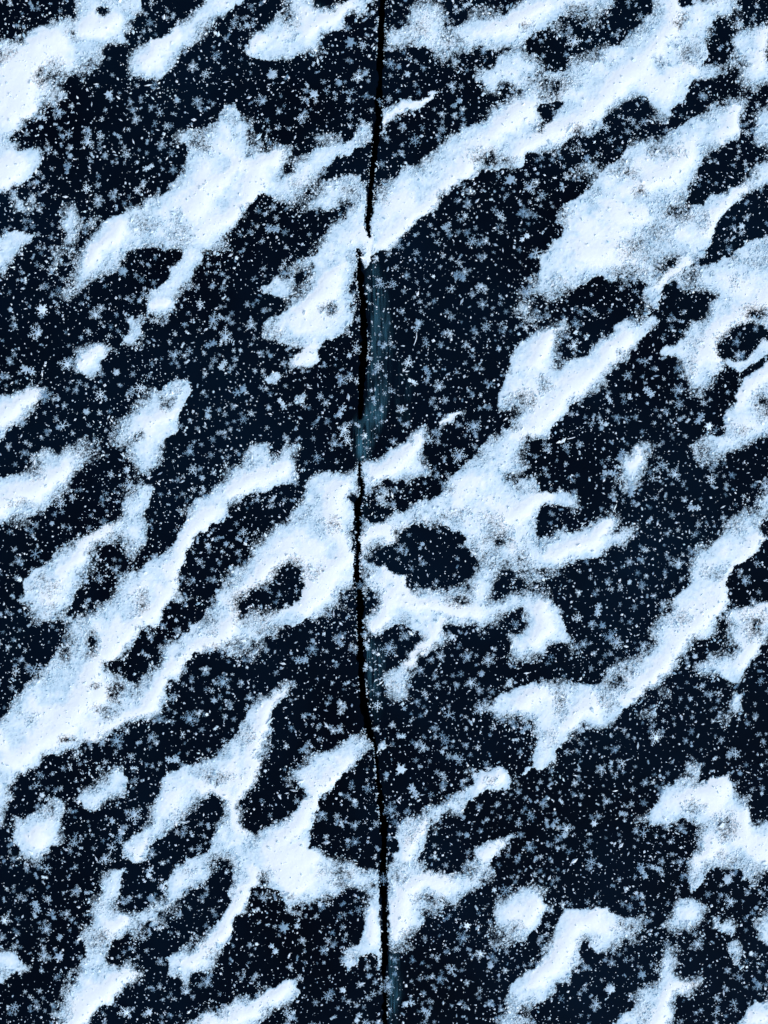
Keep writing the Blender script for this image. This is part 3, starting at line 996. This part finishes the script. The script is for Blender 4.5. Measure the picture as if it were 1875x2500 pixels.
# a vertex on the rim of the closed snow comes down to the ice
cnt = np.zeros((NY, NX), np.int8)
c8 = cell.astype(np.int8)
cnt[:-1, :-1] += c8
cnt[1:, :-1] += c8
cnt[:-1, 1:] += c8
cnt[1:, 1:] += c8
HV = np.where(cnt == 4, HPX, np.where(cnt >= 3, HPX * .5, .15))
JX = (rng.random((NY, NX)) - .5) * GS * .9
JY = (rng.random((NY, NX)) - .5) * GS * .9
VALL = to_world(X + JX, Y + JY, HV).reshape(-1, 3)
DEPTH = np.clip(THK * 1.0 + .30 * (mid - .5) + .22 * (fine - .5) + .13, 0, 1).ravel()
COVER = np.clip(COV * 1.12 + (fine - .5) * .6 * (4 * COV * (1 - COV)) ** .5 + .25 * sstep(.75, .97, COV), 0, 1.6)
COVER = np.where(cnt == 4, COVER, 0).ravel()
IDX = np.arange(NX * NY).reshape(NY, NX)
QALL = np.stack([IDX[1:, :-1], IDX[1:, 1:], IDX[:-1, 1:], IDX[:-1, :-1]], -1)

# loose grains
OCT_V = np.array([(1, 0, 0), (-1, 0, 0), (0, 1, 0), (0, -1, 0), (0, 0, 1), (0, 0, -1)], np.float32)
OCT_F = np.array([(0, 2, 4), (2, 1, 4), (1, 3, 4), (3, 0, 4), (2, 0, 5), (1, 2, 5), (3, 1, 5), (0, 3, 5)], np.int32)


def rand_rot(n):
    q = rng.normal(size=(n, 4))
    q /= np.linalg.norm(q, axis=1, keepdims=True)
    w, x, y, z = q.T
    return np.stack([np.stack([1 - 2 * (y * y + z * z), 2 * (x * y - z * w), 2 * (x * z + y * w)], -1),
                     np.stack([2 * (x * y + z * w), 1 - 2 * (x * x + z * z), 2 * (y * z - x * w)], -1),
                     np.stack([2 * (x * z - y * w), 2 * (y * z + x * w), 1 - 2 * (x * x + y * y)], -1)], 1)


def lumps(px, py, pz, r, stretch):
    """octahedral crystals: arrays of photograph pixels -> verts, faces"""
    n = len(px)
    sc = r[:, None] * np.stack([stretch, .75 + .5 * rng.random(n), .55 + .4 * rng.random(n)], 1)
    v = OCT_V[None] * sc[:, None, :] * (.8 + .4 * rng.random((n, 6, 1)))
    v = np.einsum('nij,nkj->nki', rand_rot(n), v)
    base = to_world(px, py, pz)
    v = base[:, None, :] + v * np.array([S, S, S])
    f = OCT_F[None] + (np.arange(n) * 6)[:, None, None]
    return v.reshape(-1, 3), f.reshape(-1, 3)


area = GS * GS
lam = .065 * np.clip(COV, 0, .8) ** .85 * area * np.where(COV > .8, .07, 1.0) * (1 - gap)
lam = np.where(COV < .02, 0, lam)
num = rng.poisson(lam)
jj, ii = np.nonzero(num)
rep = num[jj, ii]
jj, ii = np.repeat(jj, rep), np.repeat(ii, rep)
g_x = gx[ii] + (rng.random(len(ii)) - .5) * GS
g_y = gy[jj] + (rng.random(len(ii)) - .5) * GS
g_r = np.clip(np.exp(rng.normal(.40, .48, len(ii))), .8, 5.5)
on_core = cnt[jj, ii] >= 4
g_z = np.where(on_core, HV[jj, ii] + .3, g_r * .55 + rng.random(len(ii)) * 1.5)
g_st = np.where(rng.random(len(ii)) < .25, 1.6 + rng.random(len(ii)), 1.0)
g_own = OWNF[jj, ii]
g_tint = np.clip(rng.normal(.42, .25, len(ii)) + .35 * THK[jj, ii], 0, 1)
order = np.argsort(g_own, kind='stable')
starts = np.searchsorted(g_own[order], np.arange(len(drifts) + 1))

for k, dr in enumerate(drifts):
    q = QALL[cown == k]
    allp = np.concatenate(dr['pts'])
    mxy = np.clip(allp, 0, (W, H)).mean(0)
    loc = to_world(*mxy, 0.0)
    if len(q) < 4:
        print('EMPTY DRIFT', dr['short'])
        continue
    use = np.unique(q)
    remap = np.zeros(NX * NY, np.int32)
    remap[use] = np.arange(len(use), dtype=np.int32)
    o = mesh_obj('snow_drift', VALL[use], remap[q], M_SNOW, ('depth', DEPTH[use]), loc=loc)
    ca = o.data.attributes.new('cover', 'FLOAT', 'POINT')
    ca.data.foreach_set('value', COVER[use].astype(np.float32))
    o['label'] = dr['label']
    o['category'] = 'snow drift'
    o['group'] = 'wind-blown snow drifts on the lake ice'
    dr['obj'] = o
    s = order[starts[k]:starts[k + 1]]
    if len(s):
        v, f = lumps(g_x[s], g_y[s], g_z[s], g_r[s], g_st[s])
        gr = mesh_obj('loose_grains', v, f, M_GRAIN, ('tint', np.repeat(g_tint[s], 6)), parent=o, loc=loc, smooth=False)
        gr['kind'] = 'stuff'

# ------------------------------------------------------------------ snowflakes
def flake_shape(kind, r_seed):
    """unit-radius snow crystal lying in the xy plane: verts, tris"""
    r = np.random.default_rng(r_seed)
    V, F = [], []

    def blade(ax, ay, bx, by, w0, w1, h):
        dx, dy = bx - ax, by - ay
        L = math.hypot(dx, dy) + 1e-9
        nx, ny = -dy / L, dx / L
        n = len(V)
        V.extend([(ax + nx * w0, ay + ny * w0, 0), (ax, ay, h), (ax - nx * w0, ay - ny * w0, 0),
                  (bx + nx * w1, by + ny * w1, 0), (bx, by, h * .6), (bx - nx * w1, by - ny * w1, 0)])
        F.extend([(n, n + 1, n + 4), (n, n + 4, n + 3), (n + 1, n + 2, n + 5), (n + 1, n + 5, n + 4)])

    def star(cx, cy, R, rot, branches, w):
        for a in range(6):
            t = rot + a * math.pi / 3 + r.normal(0, .07)
            Ra = R * np.clip(1 + r.normal(0, .22), .45, 1.25)
            c, s = math.cos(t), math.sin(t)
            blade(cx, cy, cx + c * Ra, cy + s * Ra, w * 1.2, w * .45, .10)
            for b in range(branches):
                f = .38 + .5 * b / max(1, branches - 1) if branches > 1 else .6
                bl = Ra * (.42 * (1.05 - f) + .10)
                for sg in (-1, 1):
                    tb = t + sg * math.pi / 3
                    px, py = cx + c * Ra * f, cy + s * Ra * f
                    blade(px, py, px + math.cos(tb) * bl, py + math.sin(tb) * bl, w * .7, w * .35, .07)

    def plate(cx, cy, R, rot):
        n = len(V)
        V.append((cx, cy, .16))
        for a in range(12):
            t = rot + a * math.pi / 6
            rr = R * ((1.0 if a % 2 == 0 else .62) + r.normal(0, .07))
            V.append((cx + math.cos(t) * rr, cy + math.sin(t) * rr, .02 + .1 * r.random()))
        for a in range(12):
            F.append((n, n + 1 + a, n + 1 + (a + 1) % 12))

    if kind == 'star':
        star(0, 0, 1, r.random() * 6, int(r.integers(1, 3)), .075)
    elif kind == 'fern':
        star(0, 0, 1, r.random() * 6, 3, .07)
        plate(0, 0, .42, r.random() * 6)
    elif kind == 'plate':
        plate(0, 0, .85, r.random() * 6)
        star(0, 0, 1, r.random() * 6, 1, .09)
    else:                                  # a cluster of broken crystals
        for _ in range(3):
            a, d = r.random() * 6.28, .25 + .35 * r.random()
            if r.random() < .5:
                star(math.cos(a) * d, math.sin(a) * d, .55, r.random() * 6, 1, .09)
            else:
                plate(math.cos(a) * d, math.sin(a) * d, .42, r.random() * 6)
    return np.array(V, np.float32), np.array(F, np.int32)


KINDS = {'star': 'six-pointed snowflake', 'fern': 'feathery branched snowflake', 'plate': 'solid rosette snowflake', 'cluster': 'ragged crystal clump'}
SHAPES = {kd: [flake_shape(kd, 100 * i + j) for j in range(5)] for i, kd in enumerate(KINDS)}
FLAKES = '''
T00 560,830,45 435,850,40 375,710,50 265,750,40 555,900,50 440,1080,45 1025,915,32 1010,715,35 1055,800,32 980,780,30 860,755,35 1250,640,40 620,1265,40 550,1195,40 800,980,35 940,1050,45 720,1245,35 955,680,28 735,865,38 690,600,35 1095,1075,32 870,1205,30 190,40,38 950,145,35 1480,150,35 1370,350,38 1220,420,40 1300,470,38
T10 610,270,45 690,290,38 380,600,40 115,475,45 1275,650,55 1250,545,40 865,405,40 795,645,32 610,735,30 300,740,45 540,525,30 615,590,35 440,520,25 660,490,45 55,640,50 120,1460,60 195,1470,28 1560,1370,45 1520,1330,30 1210,1430,45 1310,1390,30 1380,1530,45 1620,1140,45 1350,35,38 1020,890,45 945,800,40 1280,75,30
T11 1300,150,55 1435,205,50 1250,220,35 1030,450,50 1090,570,32 1240,505,32 1250,400,30 1445,320,35 1100,735,42 995,815,40 975,690,45 1470,460,40 650,600,38 785,715,40 555,1000,55 570,1110,50 550,800,50 400,1290,40 165,950,50 420,900,32 1295,1280,55 1115,1180,35 1390,1090,55 1155,1130,38 800,190,45 880,190,38 755,925,35 935,985,38 1340,575,30 240,160,45 510,1200,40 590,1180,40 1210,925,30 1500,820,34 1170,840,42
T20 430,265,55 870,770,32 770,835,30 660,890,30 630,810,40 110,1500,50 190,1600,45 230,1240,35 150,1190,55 110,1340,40 510,1000,32 350,1180,34 1490,1430,30 1410,1580,32 1495,800,28
T21 430,580,45 770,770,40 900,880,50 620,1070,42 650,1400,60 1090,860,45 1230,1040,50 1095,950,40 1065,1395,50 1010,1000,32 700,1035,35 545,1070,30 440,440,40 880,680,35 1090,725,35 720,1270,50 990,1340,45 1300,1430,40 1640,1470,45 1470,640,38 1460,555,35 1190,1610,50 640,920,40 130,245,50 930,1420,32 800,1500,50 380,1220,35 1280,1090,36 470,370,26
T01 240,500,60 1430,525,60 1330,570,50 1350,420,55 1520,860,60 180,740,60 425,700,55 1320,1010,50 1105,640,45 1205,1250,46 1220,1365,42 1200,615,34 830,870,40 890,850,45 270,350,46 385,1580,45 605,385,46 1590,450,38 820,1465,50 640,340,32 780,110,40 635,890,42 400,1090,46 290,900,55 1405,700,46 1265,320,38 1540,1045,38 95,450,34 560,490,26
T12 370,890,45 305,970,55 715,870,38 705,1005,36 1070,350,30 955,810,40 855,885,55 1370,1105,46 1230,1310,46 1350,940,45 1480,960,46 1210,1470,42 1070,1510,46 930,1440,42 550,850,38 1050,240,42 930,260,42 780,1250,38 545,1400,38 570,1255,32 672,490,34 1300,1590,46 310,1510,46 1430,1270,52 1180,940,40 1310,1050,30 1440,1050,28
T02 1200,1330,55 1100,1195,42 1410,1100,55 1090,1590,55 740,1470,55 960,1450,40 1010,1335,40 735,390,36 630,445,38 550,450,44 1300,1020,38 225,290,46 120,335,36 105,1030,38 215,1030,46 1540,150,36 1400,180,28 1265,340,30 1225,455,30 1580,1200,40 830,1570,34 930,935,28 1330,900,40
T22 585,640,52 540,730,40 660,815,55 700,850,46 125,1410,50 490,860,38 455,695,36 720,500,32 860,480,34 1090,350,46 640,470,34 945,1450,55 1510,460,46 660,1620,38 735,1615,36 690,1530,34 1450,1555,46 870,870,38 60,735,36 1610,1090,36 1175,1415,28
T03 665,610,46 300,670,42 240,910,55 950,700,50 755,480,42 470,510,42 280,1225,42 385,1110,34 380,1225,42 295,1055,46 1310,1390,46 1180,1450,46 800,1580,52 490,810,46 960,860,40 780,890,34 90,1550,42 30,1000,46 340,970,42 850,330,60 230,150,36 710,540,38
T13 1010,190,60 865,300,50 850,1420,46 975,1530,52 1090,1580,42 1320,1110,46 1175,1370,42 1430,1210,46 1250,1310,46 470,1480,46 640,400,40 640,505,34 430,330,46 190,1050,46 130,1170,52 440,1190,36 210,1590,38 660,1620,46 930,45,46 1590,810,46 820,740,40 720,170,38
T23 880,690,62 940,680,52 235,260,38 160,340,40 635,250,36 600,40,44 380,420,52 540,630,46 870,450,42 1105,420,36 870,260,30 985,100,34 740,320,36 150,540,44 880,130,32 1210,1150,46 1400,740,44 1420,880,50 500,1300,40 660,1435,44 570,1530,44 860,1345,36 1330,1580,36 1570,1400,50 1440,1520,36 310,390,46
'''
N_TRY = 12500
MARG = 420
f_x = rng.uniform(-MARG, W + MARG, N_TRY)
f_y = rng.uniform(-MARG, H + MARG, N_TRY)
clump = vnoise(f_x, f_y, 55, 81)
inside = (f_x > -PAD) & (f_x < W + PAD) & (f_y > -PAD) & (f_y < H + PAD)
cv = np.where(inside, COVER_AT(f_x, f_y), 0)
ccx, ccw = crack_at(f_y)
keep = (cv < .30) & (rng.random(N_TRY) < .45 + .7 * sstep(.3, .75, clump)) & (np.abs(f_x - ccx) > ccw * .5 + 3)
f_x, f_y, clump = f_x[keep], f_y[keep], clump[keep]
seen = []
for ln in FLAKES.strip().splitlines():
    t, *rest_ = ln.split()
    for w in rest_:
        u, v_, rz = map(float, w.split(','))
        seen.append((TX[int(t[1])] + u / Z, TY[int(t[2])] + v_ / Z, rz / Z * .92))
seen = np.array(seen)
near = np.array([((seen[:, 0] - a) ** 2 + (seen[:, 1] - b) ** 2).min() for a, b in zip(f_x, f_y)])
f_x, f_y = np.concatenate([seen[:, 0], f_x[near > 64]]), np.concatenate([seen[:, 1], f_y[near > 64]])
nF, nS = len(f_x), len(seen)
f_r = np.clip(np.exp(rng.normal(1.93, .28, nF)), 4, 10.5)
f_r[:nS] = seen[:, 2]
f_kind = rng.choice(list(KINDS), nF, p=[.46, .32, .06, .16])
f_tint = np.clip(rng.normal(.42, .26, nF), 0, 1)
f_kind[:nS] = np.where(f_r[:nS] > 17, rng.choice(['fern', 'cluster'], nS), f_kind[:nS])
f_var = rng.integers(0, 5, nF)
f_rot = rng.uniform(0, 6.283, nF)
f_tx, f_ty = rng.normal(0, .22, nF), rng.normal(0, .22, nF)
in_frame = (f_x > 6) & (f_x < W - 6) & (f_y > 6) & (f_y < H - 6)
rank = np.argsort(-(f_r * np.where(in_frame, 1, 0) + np.where(np.arange(nF) < nS, 100, 0)))
big = rank[:300]
rest = rank[300:]


def flake_matrix(i):
    cz, sz = math.cos(f_rot[i]), math.sin(f_rot[i])
    a, b = f_tx[i], f_ty[i]
    Rz = np.array([[cz, -sz, 0], [sz, cz, 0], [0, 0, 1]])
    Rx = np.array([[1, 0, 0], [0, math.cos(a), -math.sin(a)], [0, math.sin(a), math.cos(a)]])
    Ry = np.array([[math.cos(b), 0, math.sin(b)], [0, 1, 0], [-math.sin(b), 0, math.cos(b)]])
    return Rx @ Ry @ Rz


# where a flake lies, said by the drift it lies nearest to
dxy = [np.concatenate([np.clip(p, 0, (W, H)) for p in d['pts']]) for d in drifts]


def place_words(x, y):
    best = (1e9, 0, None)
    for k, p in enumerate(dxy):
        d2 = ((p - (x, y)) ** 2).sum(1)
        j = int(d2.argmin())
        if d2[j] < best[0]:
            best = (d2[j], k, p[j])
    vx, vy = x - best[2][0], y - best[2][1]
    if abs(vx) > 2 * abs(vy):
        side = 'right of' if vx > 0 else 'left of'
    elif abs(vy) > 2 * abs(vx):
        side = 'below' if vy > 0 else 'above'
    else:
        side = ('lower ' if vy > 0 else 'upper ') + ('right of' if vx > 0 else 'left of')
    return side, drifts[best[1]]['short'], best[0]


MESHES = {}
used_labels = {}
flake_objs = []
for i in big:
    i = int(i)
    lvl = int(np.clip(f_tint[i] * 4, 0, 3))
    key = (f_kind[i], int(f_var[i]), lvl)
    r = f_r[i]
    loc = to_world(f_x[i], f_y[i], 1.0 + abs(f_tx[i]) * r * .8 + abs(f_ty[i]) * r * .8)
    if key not in MESHES:
        v, f = SHAPES[f_kind[i]][f_var[i]]
        o = mesh_obj('snowflake', v, f, M_FLAKE, ('tint', np.full(len(v), (lvl + .5) / 4)), smooth=False)
        MESHES[key] = o.data
    else:
        o = bpy.data.objects.new('snowflake', MESHES[key])
        COL.objects.link(o)
    o.location = loc
    o.scale = (r * S,) * 3
    o.rotation_euler = (f_tx[i], f_ty[i], f_rot[i])
    size = 'large' if r > 17 else ('middling' if r > 13.5 else 'small')
    tone = ('dim blue', 'blue-grey', 'pale blue', 'whitish')[lvl]
    side, short, dist = place_words(f_x[i], f_y[i])
    o['label'] = f'{size} {tone} {KINDS[f_kind[i]]} {side} the {short}'
    if len(o['label'].split()) > 16:
        o['label'] = o['label'].split(' ', 1)[1]
    o['category'] = 'snowflake'
    used_labels.setdefault(o['label'], []).append((dist, o.name))
    o['group'] = 'snowflakes lying on the bare ice'

for lab, same in used_labels.items():
    if len(same) > 1:
        same.sort()
        for j, (_, nm) in enumerate(same):
            bpy.data.objects[nm]['label'] = lab + (', nearest it' if j == 0 else ', farthest from it' if j == len(same) - 1 else ', at middle distance')
            w = bpy.data.objects[nm]['label'].split()
            while len(w) > 16:
                w = w[1:]
            bpy.data.objects[nm]['label'] = ' '.join(w)
VS, FS, TS, off = [], [], [], 0
for i in rest:
    v, f = SHAPES[f_kind[i]][f_var[i]]
    r = f_r[i]
    p = (v * r) @ flake_matrix(i).T
    b = to_world(f_x[i], f_y[i], .9 + (abs(f_tx[i]) + abs(f_ty[i])) * r * .8)
    VS.append(b + p * S)
    FS.append(f + off)
    TS.append(np.full(len(v), f_tint[i]))
    off += len(v)
o = mesh_obj('small_snowflakes', np.concatenate(VS), np.concatenate(FS), M_FLAKE, ('tint', np.concatenate(TS)), smooth=False)
o['kind'] = 'stuff'
o['label'] = 'countless small snow crystals strewn over the dark ice'

# pellets and specks between the flakes
N_P = 62000
p_x = rng.uniform(-MARG, W + MARG, N_P)
p_y = rng.uniform(-MARG, H + MARG, N_P)
ins = (p_x > -PAD) & (p_x < W + PAD) & (p_y > -PAD) & (p_y < H + PAD)
cv = np.where(ins, COVER_AT(p_x, p_y), 0)
ccx, ccw = crack_at(p_y)
keep = (cv < .5) & (rng.random(N_P) < .6 + .4 * vnoise(p_x, p_y, 40, 91)) & (np.abs(p_x - ccx) > ccw * .5 + 2)
p_x, p_y = p_x[keep], p_y[keep]
nP = len(p_x)
p_r = np.clip(np.exp(rng.normal(.32, .48, nP)), .55, 4.2)
p_st = np.where(rng.random(nP) < .2, 1.5 + 1.3 * rng.random(nP), 1.0 + .3 * rng.random(nP))
p_t = np.clip(rng.normal(.62, .32, nP), 0, 1)
v, f = lumps(p_x, p_y, p_r * .7, p_r, p_st)
o = mesh_obj('snow_pellets', v, f, M_PELLET, ('tint', np.repeat(p_t, 6)), smooth=False)
o['kind'] = 'stuff'
o['label'] = 'countless white snow pellets strewn over the dark ice'


# hoar frost grown along the lips of the crack, one patchy rim on each ice plate
for side in (-1, 1):
    n = 1500
    yy = rng.uniform(-MARG, H + MARG, n)
    dens = sstep(.45, .8, vnoise(yy, yy * 0 + 9 * side, 60, 95 + side))
    xx, ww = crack_at(yy)
    keep = (rng.random(n) < .05 + .95 * dens) & (ww > 4)
    yy, xx, ww = yy[keep], xx[keep], ww[keep]
    r = np.clip(np.exp(rng.normal(.3, .4, len(yy))), .7, 3.2)
    xx = xx + side * (ww * .5 + rng.exponential(2.2, len(yy)) - 1.5)
    v, f = lumps(xx, yy, r * .6, r, np.where(rng.random(len(yy)) < .4, 1.9, 1.0))
    o = mesh_obj('frost_rim', v, f, M_GRAIN, ('tint', np.repeat(np.clip(rng.normal(.35, .3, len(yy)), 0, 1), 6)), parent=right_plate if side > 0 else left_plate, smooth=False)
    o['kind'] = 'stuff'


# two pale fibres frozen onto the ice
def fibre(pts, width, label):
    pts = np.array(pts, float)
    n = 14
    t = np.linspace(0, len(pts) - 1, n)
    px, py = np.interp(t, range(len(pts)), pts[:, 0]), np.interp(t, range(len(pts)), pts[:, 1])
    c = to_world(px, py, np.full(n, 3.0))
    tan = np.gradient(c, axis=0)
    tan /= np.linalg.norm(tan, axis=1, keepdims=True)
    side = np.cross(tan, (0, 0, 1))
    up = np.array((0, 0, 1.0))
    V = []
    for k in range(n):
        w = width * S * (.5 + .5 * math.sin(math.pi * (k + .6) / n))
        for a in range(5):
            an = a * 2 * math.pi / 5
            V.append(c[k] + side[k] * math.cos(an) * w + up * math.sin(an) * w)
    F = [(k * 5 + a, k * 5 + (a + 1) % 5, (k + 1) * 5 + (a + 1) % 5, (k + 1) * 5 + a) for k in range(n - 1) for a in range(5)]
    o = mesh_obj('fibre', V, F, M_PELLET, ('tint', np.ones(len(V))), loc=c[n // 2])
    o['label'] = label
    o['category'] = 'fibre'
    return o


fibre([(1017, 812), (1017, 824), (1014, 834), (1011, 842)], 1.3, 'thin curved white fibre upright on dark ice right of the crack')
fibre([(1384, 1072), (1394, 1070), (1404, 1067)], 1.2, 'thin straight pale fibre lying flat below the forked ridge')
print('tris', sum(len(o.data.loops) - 2 * len(o.data.polygons) for o in SC.objects if o.type == 'MESH'), 'flakes', nF, 'pellets', nP, 'grains', len(g_x))
